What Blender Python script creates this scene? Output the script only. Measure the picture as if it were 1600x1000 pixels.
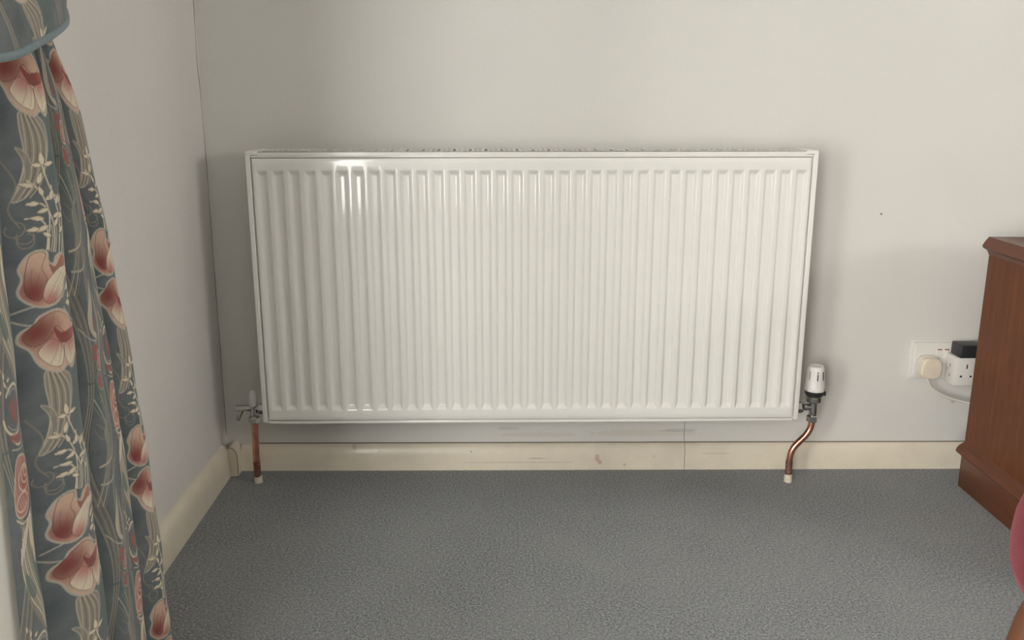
import bpy, bmesh, math, random
import numpy as np
from mathutils import Vector, Matrix
PI = math.pi
S = bpy.context.scene
COL = S.collection
for o in list(bpy.data.objects):
    bpy.data.objects.remove(o)

# ------------------------------------------------------------------ camera
FPX, YAW, PITCH, ROLL = 1450.5, 0.01804, 0.2459, 0.00393
cam_d = bpy.data.cameras.new('camera')
cam = bpy.data.objects.new('camera', cam_d)
COL.objects.link(cam)
S.camera = cam
cam_d.sensor_fit = 'HORIZONTAL'
cam_d.sensor_width = 36.0
cam_d.lens = 36.0 * FPX / 1600.0
cam_d.clip_start = 0.02
_f = Vector((math.sin(YAW) * math.cos(PITCH), math.cos(YAW) * math.cos(PITCH), -math.sin(PITCH)))
_r0 = Vector((math.cos(YAW), -math.sin(YAW), 0))
_u0 = _r0.cross(_f)
_r = math.cos(ROLL) * _r0 + math.sin(ROLL) * _u0
_u = -math.sin(ROLL) * _r0 + math.cos(ROLL) * _u0
cam.matrix_world = Matrix(((_r.x, _u.x, -_f.x, -0.0808), (_r.y, _u.y, -_f.y, -2.1019), (_r.z, _u.z, -_f.z, 0.8963), (0, 0, 0, 1)))

# ------------------------------------------------------------------ world, light, exposure
XL, XR, YF, ZC = -0.725, 4.6, -6.5, 2.4          # room: left wall, right wall, wall behind the camera, ceiling
# added unseen square bay off the left wall, shaped to bring in daylight; windows: (wall, start, end, sill, head, columns)
BAY_NEAR, BAY_FAR, BAY_X, BAY_H = -1.36, -3.9, -1.75, 2.2
WINDOWS = [('bay_far', -1.70, -0.75, 0.10, 2.12, 1), ('bay_front', -3.4, -1.80, 0.10, 1.62, 2), ('right', -3.9, -2.3, 1.22, 2.20, 2)]
W = bpy.data.worlds.new('overcast_sky')
S.world = W
W.use_nodes = True
bg = W.node_tree.nodes['Background']
bg.inputs[0].default_value = (1.0, 0.99, 0.955, 1)
bg.inputs[1].default_value = 15.5
def portal(name, loc, rot, sx, sy):
    d = bpy.data.lights.new(name, 'AREA')
    d.shape = 'RECTANGLE'; d.size = sx; d.size_y = sy
    d.cycles.is_portal = True
    o = bpy.data.objects.new(name, d)
    o.location = loc; o.rotation_euler = rot
    COL.objects.link(o)
for w_, a0, a1, z0, z1, nc in WINDOWS:  # sky portals; the two bay windows are added for their daylight
    am, zm = (a0 + a1) / 2, (z0 + z1) / 2
    if w_ == 'bay_front': portal('window_daylight', (BAY_X - 0.16, am, zm), (0, -PI / 2, 0), z1 - z0, a1 - a0)
    elif w_ == 'right': portal('window_daylight', (XR + 0.16, am, zm), (0, PI / 2, 0), z1 - z0, a1 - a0)
    else: portal('window_daylight', (am, (BAY_FAR if w_ == 'bay_far' else YF) - 0.16, zm), (PI / 2, 0, 0), a1 - a0, z1 - z0)
vs = S.view_settings
vs.view_transform = 'Standard'
vs.look = 'None'
vs.exposure = 0.0
vs.gamma = 1.0
vs.use_curve_mapping = False

# ------------------------------------------------------------------ materials
def lin(c):
    return tuple(((v / 255) / 12.92 if v / 255 <= 0.04045 else ((v / 255 + 0.055) / 1.055) ** 2.4) for v in c)
class NT:
    def __init__(self, name):
        self.m = bpy.data.materials.new(name)
        self.m.use_nodes = True
        self.t = self.m.node_tree
        self.b = self.t.nodes['Principled BSDF']
        self.tc = None
    def n(self, typ, **kw):
        nd = self.t.nodes.new(typ)
        for k, v in kw.items():
            setattr(nd, k, v)
        return nd
    def link(self, a, b):
        self.t.links.new(a, b)
    def coord(self, which='Object'):
        if not self.tc:
            self.tc = self.n('ShaderNodeTexCoord')
        return self.tc.outputs[which]
    def noise(self, scale, detail=2, rough=0.5, vec=None, stretch=None):
        v = vec or self.coord()
        if stretch:
            mp = self.n('ShaderNodeMapping')
            mp.inputs['Scale'].default_value = stretch
            self.link(v, mp.inputs['Vector']); v = mp.outputs[0]
        nz = self.n('ShaderNodeTexNoise')
        nz.inputs['Scale'].default_value = scale
        nz.inputs['Detail'].default_value = detail
        nz.inputs['Roughness'].default_value = rough
        self.link(v, nz.inputs['Vector'])
        return nz.outputs['Fac']
    def math(self, op, a, b=None, clamp=False):
        nd = self.n('ShaderNodeMath', operation=op)
        nd.use_clamp = clamp
        for i, v in enumerate((a, b)):
            if v is None: continue
            if isinstance(v, (int, float)): nd.inputs[i].default_value = v
            else: self.link(v, nd.inputs[i])
        return nd.outputs[0]
    def ramp(self, fac, stops):
        r = self.n('ShaderNodeValToRGB')
        while len(r.color_ramp.elements) < len(stops): r.color_ramp.elements.new(0.5)
        for e, (p, c) in zip(r.color_ramp.elements, stops):
            e.position = p
            e.color = (c[0], c[1], c[2], 1) if not isinstance(c, (int, float)) else (c, c, c, 1)
        self.link(fac, r.inputs[0])
        return r.outputs[0]
    def mix(self, fac, a, b):
        nd = self.n('ShaderNodeMix', data_type='RGBA')
        for i, v in ((0, fac), (6, a), (7, b)):
            if isinstance(v, (int, float)): nd.inputs[i].default_value = v
            elif isinstance(v, tuple): nd.inputs[i].default_value = (v[0], v[1], v[2], 1)
            else: self.link(v, nd.inputs[i])
        return nd.outputs[2]
    def bump(self, h, strength, dist=0.001):
        b = self.n('ShaderNodeBump')
        b.inputs['Strength'].default_value = strength
        b.inputs['Distance'].default_value = dist
        self.link(h, b.inputs['Height'])
        self.link(b.outputs[0], self.b.inputs['Normal'])
    def base(self, v):
        if isinstance(v, tuple): self.b.inputs['Base Color'].default_value = (v[0], v[1], v[2], 1)
        else: self.link(v, self.b.inputs['Base Color'])
    def set(self, rough=0.5, metal=0.0, coat=0.0, spec=0.5, sheen=0.0):
        i = self.b.inputs
        i['Roughness'].default_value = rough; i['Metallic'].default_value = metal
        i['Coat Weight'].default_value = coat; i['Specular IOR Level'].default_value = spec
        i['Sheen Weight'].default_value = sheen
        return self
    def spot(self, pos, rad):
        """soft blob mask (1 inside) round a world position, with ragged edge"""
        geo = self.n('ShaderNodeNewGeometry')
        sub = self.n('ShaderNodeVectorMath', operation='SUBTRACT'); self.link(geo.outputs['Position'], sub.inputs[0]); sub.inputs[1].default_value = pos
        dv = self.n('ShaderNodeVectorMath', operation='DIVIDE'); self.link(sub.outputs[0], dv.inputs[0]); dv.inputs[1].default_value = rad
        ln = self.n('ShaderNodeVectorMath', operation='LENGTH'); self.link(dv.outputs[0], ln.inputs[0])
        w = self.math('MULTIPLY', self.noise(90, 2), 0.9)
        return self.math('GREATER_THAN', self.math('SUBTRACT', 1.35, w), ln.outputs['Value'])

def simple(name, col, rough=0.5, metal=0.0, coat=0.0, var=0.06, scale=40, bump=0.0, bscale=200, spec=0.5, sheen=0.0):
    t = NT(name)
    t.set(rough, metal, coat, spec, sheen)
    a = tuple(max(0, c * (1 - var)) for c in col); b = tuple(min(1, c * (1 + var)) for c in col)
    t.base(t.mix(t.noise(scale, 3), a, b))
    if bump: t.bump(t.noise(bscale, 2), bump, 0.0006)
    return t.m

WALLC = (0.775, 0.755, 0.705)
def wall_mat(name, marks=()):
    t = NT(name); t.set(0.85, spec=0.25)
    c = t.mix(t.ramp(t.noise(2.2, 3), [(0.35, 0.0), (0.7, 1.0)]), tuple(v * 0.965 for v in WALLC), tuple(v * 1.02 for v in WALLC))
    c = t.mix(t.math('MULTIPLY', t.ramp(t.noise(420, 2), [(0.3, 0.0), (0.7, 1.0)]), 0.16), c, (0.5, 0.485, 0.455))
    for pos, rad, col, op in marks:
        c = t.mix(t.math('MULTIPLY', t.spot(pos, rad), op), c, col)
    t.base(c)
    t.bump(t.math('ADD', t.noise(260, 3), t.math('MULTIPLY', t.noise(18, 2), 1.6)), 0.35, 0.0008)
    return t.m
M = {}
M['wall_back'] = wall_mat('wall_paint_back', [
    ((0.800, 0, 0.618), (0.003, 0.01, 0.003), (0.2, 0.17, 0.14), 0.8),
    ((0.02, 0, 0.083), (0.11, 0.01, 0.006), (0.66, 0.60, 0.50), 0.45),
    ((0.28, 0, 0.087), (0.14, 0.01, 0.010), (0.66, 0.60, 0.50), 0.45),
    ((0.36, 0, 0.094), (0.05, 0.01, 0.0045), (0.42, 0.42, 0.41), 0.4),
    ((-0.05, 0, 0.100), (0.03, 0.01, 0.004), (0.45, 0.45, 0.45), 0.4),
    ((0.94, 0, 0.205), (0.05, 0.01, 0.012), (0.78, 0.755, 0.69), 0.8),
    ((0.895, 0, 0.26), (0.015, 0.01, 0.055), (0.77, 0.75, 0.70), 0.7),
    ((1.02, 0, 0.165), (0.006, 0.01, 0.003), (0.4, 0.37, 0.33), 0.6),
    ((-0.66, 0, 0.07), (0.006, 0.01, 0.006), (0.5, 0.42, 0.33), 0.5)])
M['wall'] = wall_mat('wall_paint')
# left wall: the same paint with a settlement crack down the corner
t = NT('wall_paint_left'); t.set(0.85, spec=0.25)
LC = (0.79, 0.755, 0.715)
c = t.mix(t.ramp(t.noise(2.2, 3), [(0.35, 0.0), (0.7, 1.0)]), tuple(v * 0.965 for v in LC), tuple(v * 1.02 for v in LC))
c = t.mix(t.math('MULTIPLY', t.ramp(t.noise(420, 2), [(0.3, 0.0), (0.7, 1.0)]), 0.16), c, (0.48, 0.46, 0.43))
t.base(c)
t.bump(t.math('ADD', t.noise(260, 3), t.math('MULTIPLY', t.noise(18, 2), 1.6)), 0.35, 0.0008)
M['wall_left'] = t.m
M['ceiling'] = simple('ceiling_white', (0.8, 0.79, 0.77), 0.9, var=0.02)
# carpet
t = NT('carpet_blue_grey'); t.set(0.95, spec=0.15, sheen=0.25)
n1 = t.noise(430, 2, 0.65); n2 = t.noise(210, 2, 0.6); n3 = t.noise(5.0, 4, 0.6)
mixn = t.math('ADD', t.math('MULTIPLY', n1, 0.55), t.math('MULTIPLY', n2, 0.45))
c = t.ramp(mixn, [(0.39, (0.088, 0.095, 0.100)), (0.5, (0.212, 0.222, 0.228)), (0.61, (0.41, 0.42, 0.425))])
c = t.mix(t.math('MULTIPLY', t.ramp(n3, [(0.42, 0.0), (0.6, 1.0)]), 0.22), c, (0.30, 0.305, 0.30))
t.base(c); t.bump(mixn, 0.6, 0.003)
M['carpet'] = t.m
# skirting
t = NT('skirting_cream_gloss'); t.set(0.32, coat=0.15)
SK = (0.86, 0.775, 0.625)
c = t.mix(t.ramp(t.noise(9, 4, 0.6), [(0.4, 0.0), (0.7, 1.0)]), SK, (0.76, 0.68, 0.55))
for pos, rad, col, op in (((0.1635, -0.02, 0.031), (0.006, 0.03, 0.009), (0.62, 0.40, 0.34), 0.9),
                          ((0.170, -0.02, 0.020), (0.006, 0.03, 0.006), (0.60, 0.39, 0.33), 0.9),
                          ((0.02, -0.02, 0.030), (0.022, 0.03, 0.0012), (0.3, 0.25, 0.2), 0.6),
                          ((-0.14, -0.02, 0.047), (0.002, 0.03, 0.002), (0.2, 0.17, 0.15), 0.8),
                          ((0.30, -0.02, 0.035), (0.0015, 0.03, 0.0015), (0.2, 0.17, 0.15), 0.8),
                          ((-0.42, -0.02, 0.058), (0.005, 0.03, 0.006), (0.5, 0.45, 0.36), 0.6),
                          ((-0.36, -0.02, 0.049), (0.003, 0.03, 0.0015), (0.4, 0.32, 0.22), 0.7),
                          ((0.45, -0.02, 0.041), (0.04, 0.03, 0.0015), (0.56, 0.49, 0.38), 0.6),
                          ((0.23, -0.02, 0.013), (0.003, 0.03, 0.003), (0.4, 0.34, 0.28), 0.6),
                          ((-0.02, -0.02, 0.02), (0.14, 0.03, 0.002), (0.60, 0.52, 0.41), 0.6)):
    c = t.mix(t.math('MULTIPLY', t.spot(pos, rad), op), c, col)
t.base(c); t.bump(t.noise(60, 3), 0.25, 0.001)
M['skirting'] = t.m
M['filler'] = simple('corner_filler_pink', (0.58, 0.43, 0.36), 0.8, var=0.25, scale=120)
M['dirt'] = simple('dark_gap_dirt', (0.20, 0.175, 0.15), 0.9, var=0.3, scale=150)
# radiator enamel
t = NT('radiator_white_enamel'); t.set(0.35, coat=0.9)
t.b.inputs['Coat Roughness'].default_value = 0.07
t.base(t.mix(t.noise(6, 2), (0.85, 0.83, 0.775), (0.87, 0.85, 0.795)))
t.bump(t.noise(55, 2, 0.5, stretch=(1, 1, 0.45)), 0.10, 0.002)
M['enamel'] = t.m
M['enamel_trim'] = simple('radiator_trim_enamel', (0.85, 0.83, 0.775), 0.3, var=0.015, scale=8, coat=0.2)
M['steel_dark'] = simple('bare_inner_steel', (0.25, 0.245, 0.235), 0.5, var=0.1)
M['copper'] = None
t = NT('copper_pipe'); t.set(0.28, 1.0)
t.base(t.ramp(t.noise(35, 4, 0.65), [(0.3, (0.42, 0.19, 0.13)), (0.55, (0.68, 0.34, 0.25)), (0.8, (0.78, 0.45, 0.34))]))
t.bump(t.noise(120, 2), 0.06, 0.001); M['copper'] = t.m
t = NT('dull_copper'); t.set(0.5, 0.8)
t.base(t.ramp(t.noise(90, 4, 0.65, stretch=(1, 1, 2)), [(0.3, (0.20, 0.10, 0.075)), (0.55, (0.36, 0.19, 0.15)), (0.8, (0.48, 0.30, 0.25))]))
M['copper_dull'] = t.m
M['chrome'] = simple('chrome_plate', (0.50, 0.50, 0.495), 0.2, 1.0, var=0.04)
M['white_plastic'] = simple('white_plastic', (0.82, 0.80, 0.76), 0.35, var=0.02)
M['cap_plastic'] = simple('frosted_cap_plastic', (0.70, 0.70, 0.69), 0.35, var=0.04)
M['socket_plastic'] = simple('socket_plastic', (0.79, 0.765, 0.71), 0.3, var=0.02)
M['cream_plastic'] = simple('cream_plug_plastic', (0.80, 0.70, 0.57), 0.4, var=0.05, scale=60)
M['cable_plastic'] = simple('cable_sheath', (0.72, 0.68, 0.61), 0.45, var=0.06)
M['black_plastic'] = simple('black_plastic', (0.026, 0.027, 0.029), 0.42, var=0.12)
M['slot_dark'] = simple('dark_recess', (0.035, 0.032, 0.03), 0.7, var=0.1)
M['red_mark'] = simple('switch_red_mark', (0.34, 0.11, 0.07), 0.5, var=0.1)
M['grey_mark'] = simple('grey_print', (0.28, 0.28, 0.28), 0.6)
M['sleeve'] = simple('painted_pipe_collar', (0.74, 0.66, 0.54), 0.7, var=0.22, scale=130, bump=0.6, bscale=150)
M['upvc'] = simple('white_window_frame', (0.82, 0.82, 0.82), 0.35, var=0.01)
# mahogany veneer
t = NT('mahogany_veneer'); t.set(0.42, coat=0.0, spec=0.25)
gr = t.noise(14, 5, 0.6, stretch=(7, 7, 0.7)); fine = t.noise(120, 3, 0.6, stretch=(4, 4, 0.25))
c = t.ramp(gr, [(0.3, (0.112, 0.034, 0.0125)), (0.55, (0.150, 0.046, 0.0165)), (0.75, (0.185, 0.060, 0.021))])
c = t.mix(t.math('MULTIPLY', t.ramp(fine, [(0.45, 0.0), (0.7, 1.0)]), 0.22), c, (0.078, 0.023, 0.010))
t.base(c); t.bump(fine, 0.08, 0.0005); M['wood'] = t.m
t = NT('mahogany_moulding'); t.set(0.36, coat=0.05, spec=0.35)
gr = t.noise(14, 5, 0.6, stretch=(6, 0.6, 6))
t.base(t.ramp(gr, [(0.3, (0.098, 0.030, 0.012)), (0.55, (0.135, 0.042, 0.0165)), (0.75, (0.145, 0.047, 0.019))])); M['wood_trim'] = t.m
M['chair_wood'] = simple('chair_leg_wood', (0.125, 0.046, 0.019), 0.42, var=0.25, scale=30, coat=0.1)
t = NT('red_velvet'); t.set(0.85, spec=0.2, sheen=0.22)
t.b.inputs['Sheen Roughness'].default_value = 0.45
t.b.inputs['Sheen Tint'].default_value = (0.9, 0.35, 0.38, 1)
nv = t.noise(22, 4, 0.6)
t.base(t.ramp(nv, [(0.3, (0.115, 0.018, 0.026)), (0.7, (0.170, 0.034, 0.042))])); t.bump(t.noise(500, 2), 0.4, 0.001); M['velvet'] = t.m
# glass pane: clear with fresnel gloss
t = NT('window_glass')
tr = t.n('ShaderNodeBsdfTransparent'); gl = t.n('ShaderNodeBsdfGlossy'); gl.inputs['Roughness'].default_value = 0.02
fr = t.n('ShaderNodeFresnel'); fr.inputs[0].default_value = 1.12
mx = t.n('ShaderNodeMixShader'); t.link(fr.outputs[0], mx.inputs[0]); t.link(tr.outputs[0], mx.inputs[1]); t.link(gl.outputs[0], mx.inputs[2])
t.link(mx.outputs[0], t.t.nodes['Material Output'].inputs[0]); M['glass'] = t.m
# printed cloth: colour comes from the print stored on the weave
t = NT('printed_curtain_cotton'); t.set(0.8, spec=0.2, sheen=0.15)
at_ = t.n('ShaderNodeAttribute'); at_.attribute_name = 'print'
nw = t.noise(900, 2)
t.base(t.mix(t.math('MULTIPLY', t.ramp(nw, [(0.3, 0.0), (0.7, 1.0)]), 0.10), at_.outputs['Color'], (0.12, 0.12, 0.12)))
t.bump(nw, 0.2, 0.0006); M['print'] = t.m
t = NT('ivory_curtain_lining'); t.set(0.9, spec=0.15)
t.base(t.mix(t.noise(300, 2), (0.78, 0.74, 0.66), (0.84, 0.80, 0.72)))
t.b.inputs['Transmission Weight'].default_value = 0.0
M['lining'] = t.m
t = NT('blue_piping_cord'); t.set(0.75, spec=0.2, sheen=0.2)
t.base(t.mix(t.noise(160, 3), (0.17, 0.235, 0.25), (0.27, 0.34, 0.345))); t.bump(t.noise(600, 2), 0.3, 0.0006); M['piping'] = t.m

# ------------------------------------------------------------------ helpers
def obj(name, verts, faces, mat, parent=None, smooth=False, auto=None):
    me = bpy.data.meshes.new(name)
    me.from_pydata([tuple(v) for v in verts], [], faces)
    me.update()
    if mat: me.materials.append(mat)
    if smooth: me.polygons.foreach_set('use_smooth', [True] * len(me.polygons))
    o = bpy.data.objects.new(name, me)
    COL.objects.link(o)
    if parent: o.parent = parent
    if auto is not None: shade(o, auto)
    return o
def shade(o, deg):
    me = o.data
    me.polygons.foreach_set('use_smooth', [True] * len(me.polygons))
    me.set_sharp_from_angle(angle=math.radians(deg))
def from_bm(name, bm, mat, parent=None, auto=None):
    bmesh.ops.recalc_face_normals(bm, faces=bm.faces)
    me = bpy.data.meshes.new(name); bm.to_mesh(me); bm.free()
    if mat: me.materials.append(mat)
    o = bpy.data.objects.new(name, me); COL.objects.link(o)
    if parent: o.parent = parent
    if auto is not None: shade(o, auto)
    return o
def add_box(bm, x0, x1, y0, y1, z0, z1, bev=0.0, seg=2):
    vs_ = [bm.verts.new((x, y, z)) for x in (x0, x1) for y in (y0, y1) for z in (z0, z1)]
    fs = [bm.faces.new([vs_[i] for i in q]) for q in ((0, 1, 3, 2), (4, 6, 7, 5), (0, 4, 5, 1), (2, 3, 7, 6), (0, 2, 6, 4), (1, 5, 7, 3))]
    if bev:
        es = {e for f in fs for e in f.edges}
        bmesh.ops.bevel(bm, geom=list(es), offset=bev, segments=seg, affect='EDGES', profile=0.5)
def box(name, b, mat, parent=None, bev=0.0, seg=2):
    bm = bmesh.new(); add_box(bm, *b, bev=bev, seg=seg)
    return from_bm(name, bm, mat, parent, 35 if bev else None)
def add_lathe(bm, prof, seg=32, loc=(0, 0, 0), axis='z', rot=0.0):
    """prof: (radius, height) pairs; ends are capped"""
    rings = []
    for r, h in prof:
        ring = []
        for i in range(seg):
            a = rot + 2 * PI * i / seg
            p = (r * math.cos(a), r * math.sin(a), h)
            if axis == 'x': p = (p[2], p[0], p[1])
            elif axis == 'y': p = (p[0], p[2], p[1])
            ring.append(bm.verts.new((p[0] + loc[0], p[1] + loc[1], p[2] + loc[2])))
        rings.append(ring)
    for a, b in zip(rings, rings[1:]):
        for i in range(seg):
            bm.faces.new((a[i], a[(i + 1) % seg], b[(i + 1) % seg], b[i]))
    bm.faces.new(rings[0][::-1]); bm.faces.new(rings[-1])
def lathe(name, prof, mat, parent=None, seg=32, loc=(0, 0, 0), axis='z', rot=0.0, auto=35):
    bm = bmesh.new(); add_lathe(bm, prof, seg, loc, axis, rot)
    return from_bm(name, bm, mat, parent, auto)
def spline(pts, n=8, closed=False):
    P = [Vector(p) for p in pts]; out = []
    N = len(P)
    rng = range(N if closed else N - 1)
    for i in rng:
        if closed: p0, p1, p2, p3 = P[i - 1], P[i], P[(i + 1) % N], P[(i + 2) % N]
        else: p0, p1, p2, p3 = P[max(i - 1, 0)], P[i], P[i + 1], P[min(i + 2, N - 1)]
        for k in range(n):
            s = k / n
            out.append(0.5 * ((2 * p1) + (p2 - p0) * s + (2 * p0 - 5 * p1 + 4 * p2 - p3) * s * s + (3 * p1 - p0 - 3 * p2 + p3) * s ** 3))
    if not closed: out.append(P[-1].copy())
    return out
def add_tube(bm, pts, r, seg=12, closed=False):
    P = [Vector(p) for p in pts]; N = len(P); rings = []; up = None
    for i, p in enumerate(P):
        d = (P[(i + 1) % N] - P[i - 1]) if closed else (P[min(i + 1, N - 1)] - P[max(i - 1, 0)])
        d.normalize()
        if up is None:
            up = Vector((0, 0, 1)) if abs(d.z) < 0.9 else Vector((0, 1, 0))
        up = (up - d * up.dot(d)).normalized(); sd = d.cross(up)
        rr = r(i / max(N - 1, 1)) if callable(r) else r
        rings.append([bm.verts.new(p + (up * math.cos(a) + sd * math.sin(a)) * rr) for a in [2 * PI * k / seg for k in range(seg)]])
    pairs = list(zip(rings, rings[1:])) + ([(rings[-1], rings[0])] if closed else [])
    for a, b in pairs:
        for k in range(seg): bm.faces.new((a[k], a[(k + 1) % seg], b[(k + 1) % seg], b[k]))
    if not closed: bm.faces.new(rings[0][::-1]); bm.faces.new(rings[-1])
def tube(name, pts, r, mat, parent=None, seg=12, closed=False):
    bm = bmesh.new(); add_tube(bm, pts, r, seg, closed)
    return from_bm(name, bm, mat, parent, 40)
def extrude_profile(name, prof, a, b, mat, parent=None, auto=40):
    """prof: list of (offset vector) closed ring placed at point a and at point b"""
    bm = bmesh.new()
    A = [bm.verts.new(Vector(a) + Vector(p)) for p in prof]; B = [bm.verts.new(Vector(b) + Vector(p)) for p in prof]
    n = len(prof)
    for i in range(n): bm.faces.new((A[i], A[(i + 1) % n], B[(i + 1) % n], B[i]))
    bm.faces.new(A[::-1]); bm.faces.new(B)
    return from_bm(name, bm, mat, parent, auto)
def empty(name, loc=(0, 0, 0), rot=(0, 0, 0)):
    o = bpy.data.objects.new(name, None); o.location = loc; o.rotation_euler = rot
    o.empty_display_size = 0.05
    COL.objects.link(o); return o
def tag(o, label, cat, group=None, kind=None):
    o['label'] = label; o['category'] = cat
    if group: o['group'] = group
    if kind: o['kind'] = kind
    return o

# ------------------------------------------------------------------ room shell
def wall_with_openings(name, side, mat):
    bm = bmesh.new()
    ops = sorted(w for w in WINDOWS if w[0] == side)
    lo, hi = {'right': (YF - 0.15, 0.15), 'front': (XL, XR), 'bay_front': (BAY_FAR - 0.15, BAY_NEAR), 'bay_far': (BAY_X, XL - 0.15)}[side]
    top = BAY_H if 'bay' in side else ZC
    def blk(a0, a1, z0, z1):
        z1 = min(z1, top)
        if a1 - a0 < 1e-4 or z1 - z0 < 1e-4: return
        if side == 'bay_front': add_box(bm, BAY_X - 0.15, BAY_X, a0, a1, z0, z1)
        elif side == 'right': add_box(bm, XR, XR + 0.15, a0, a1, z0, z1)
        elif side == 'bay_far': add_box(bm, a0, a1, BAY_FAR - 0.15, BAY_FAR, z0, z1)
        else: add_box(bm, a0, a1, YF - 0.15, YF, z0, z1)
    cur = lo
    for _, a0, a1, z0, z1, nc in ops:
        blk(cur, a0, 0, ZC); blk(a0, a1, 0, z0); blk(a0, a1, z1, ZC); cur = a1
    blk(cur, hi, 0, ZC)
    return from_bm(name, bm, mat)
tag(box('floor', (XL - 0.15, XR + 0.15, YF - 0.15, 0.15, -0.06, 0.0), M['carpet']), 'blue-grey cut pile carpet covering the floor', 'floor', kind='structure')
tag(box('ceiling', (XL - 0.15, XR + 0.15, YF - 0.15, 0.15, ZC, ZC + 0.1), M['ceiling']), 'plain white ceiling over the room', 'ceiling', kind='structure')
tag(box('wall_back', (XL, XR, 0, 0.15, 0, ZC), M['wall_back']), 'pale off-white painted wall behind the radiator', 'wall', kind='structure')
tag(wall_with_openings('wall_front', 'front', M['wall']), 'pale painted wall facing the radiator wall', 'wall', kind='structure')
bm = bmesh.new()
add_box(bm, XL - 0.15, XL, BAY_NEAR, 0.15, 0, ZC); add_box(bm, XL - 0.15, XL, YF - 0.15, BAY_FAR, 0, ZC); add_box(bm, XL - 0.15, XL, BAY_FAR, BAY_NEAR, BAY_H, ZC)
tag(from_bm('wall_left', bm, M['wall_left']), 'pale painted wall beside the floral curtain', 'wall', kind='structure')
tag(box('wall_added_bay_near', (BAY_X - 0.15, XL - 0.15, BAY_NEAR, BAY_NEAR + 0.15, 0, BAY_H), M['wall']), 'pale painted return of the added unseen window bay behind the curtain', 'wall', kind='structure')  # bay shell is added out of view for the light it lets in
tag(wall_with_openings('wall_added_bay_front', 'bay_front', M['wall']), 'pale painted long side of the added unseen window bay', 'wall', kind='structure')
tag(wall_with_openings('wall_added_bay_far', 'bay_far', M['wall']), 'pale painted far return of the added unseen window bay', 'wall', kind='structure')
tag(box('floor_added_bay', (BAY_X - 0.15, XL - 0.15, BAY_FAR - 0.15, BAY_NEAR + 0.15, -0.06, 0), M['carpet']), 'blue-grey carpet inside the added unseen window bay', 'floor', kind='structure')
tag(box('ceiling_added_bay', (BAY_X - 0.15, XL - 0.15, BAY_FAR - 0.15, BAY_NEAR + 0.15, BAY_H, BAY_H + 0.1), M['ceiling']), 'white ceiling of the added unseen window bay', 'ceiling', kind='structure')
tag(wall_with_openings('wall_right', 'right', M['wall']), 'pale painted wall at the far right of the room', 'wall', kind='structure')
def window(name, spec, label):
    side, a0, a1, z0, z1, cols = spec
    am = (a0 + a1) / 2; f = 0.06; ln = a1 - a0; h = z1 - z0
    if side == 'bay_front': w = empty(name, (BAY_X - 0.09, am, z0), (0, 0, PI / 2))
    elif side == 'right': w = empty(name, (XR + 0.09, am, z0), (0, 0, -PI / 2))
    else: w = empty(name, (am, (BAY_FAR if side == 'bay_far' else YF) - 0.09, z0), (0, 0, 0))
    def part(nm, x0, x1, zz0, zz1, t_, mat): return box(nm, (x0, x1, -t_, t_, zz0, zz1), mat, w)
    part('frame_rail', -ln / 2, ln / 2, 0, f, 0.03, M['upvc']); part('frame_rail', -ln / 2, ln / 2, h - f, h, 0.03, M['upvc'])
    for k in range(cols + 1):
        x = -ln / 2 + (ln - f) * k / cols
        part('frame_stile', x, x + f, f, h - f, 0.03, M['upvc'])
        if k < cols: part('pane', x + f, x + (ln - f) / cols, f, h - f, 0.002, M['glass'])
    tag(w, label, 'window', kind='structure')
WLAB = {'bay_far': 'narrow white framed window added in the far return of the unseen bay', 'bay_front': 'wide white framed window added in the long side of the unseen bay', 'right': 'white framed window in the far right wall', 'front': 'white framed window in the wall facing the radiator'}
for i, sp_ in enumerate(WINDOWS): window('window_%d' % (i + 1), sp_, WLAB[sp_[0]])

# skirting boards: rounded top, slightly leaning face
def skirt_prof(h, th, ax):
    pr = [(0, 0), (th, 0), (th, h * 0.42), (th * 0.95, h * 0.62), (th * 0.82, h * 0.82), (th * 0.55, h * 0.95), (th * 0.25, h), (0, h)]
    if ax == 'back': return [(0, -a, b) for a, b in pr]
    return [(a, 0, b) for a, b in pr]
HB = 0.064
bb = extrude_profile('baseboard_back', skirt_prof(HB, 0.0185, 'back'), (-0.690, 0, 0), (0.374, 0, 0), M['skirting'])
tag(bb, 'cream gloss skirting board under the radiator', 'baseboard', kind='structure')
b2 = extrude_profile('skirting_length', skirt_prof(HB, 0.0188, 'back'), (0.3752, 0, 0), (XR, 0, 0), M['skirting'], bb)
gl_ = extrude_profile('top_gap', [(0, -0.004, -0.0006), (0, 0.001, -0.0006), (0, 0.001, 0.0011), (0, -0.004, 0.0008)], (-0.66, 0, HB), (1.3, 0, HB), M['dirt'], bb)
bl = extrude_profile('baseboard_left', skirt_prof(0.0795, 0.0178, 'left'), (XL, -0.052, 0), (XL, -1.30, 0), M['skirting'])
tag(bl, 'cream gloss skirting board along the curtain wall', 'baseboard', kind='structure')
# short rounded block that fills the corner
bm = bmesh.new()
pr = [(-0.724, 0), (-0.690, 0), (-0.690, 0.045), (-0.692, 0.058), (-0.697, 0.067), (-0.705, 0.0715), (-0.713, 0.068), (-0.719, 0.058), (-0.724, 0.045)]
A = [bm.verts.new((x, -0.05, z)) for x, z in pr]; B = [bm.verts.new((x, -0.001, z)) for x, z in pr]
for i in range(len(pr)): bm.faces.new((A[i], A[(i + 1) % len(pr)], B[(i + 1) % len(pr)], B[i]))
bm.faces.new(A); bm.faces.new(B[::-1])
from_bm('corner_block', bm, M['skirting'], bb, 40)
rim = [(x + 0.0005, -0.0505, z + 0.0005) for x, z in pr[1:9]]
tube('corner_filler', spline(rim, 4), 0.0016, M['filler'], bb, 6)
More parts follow.
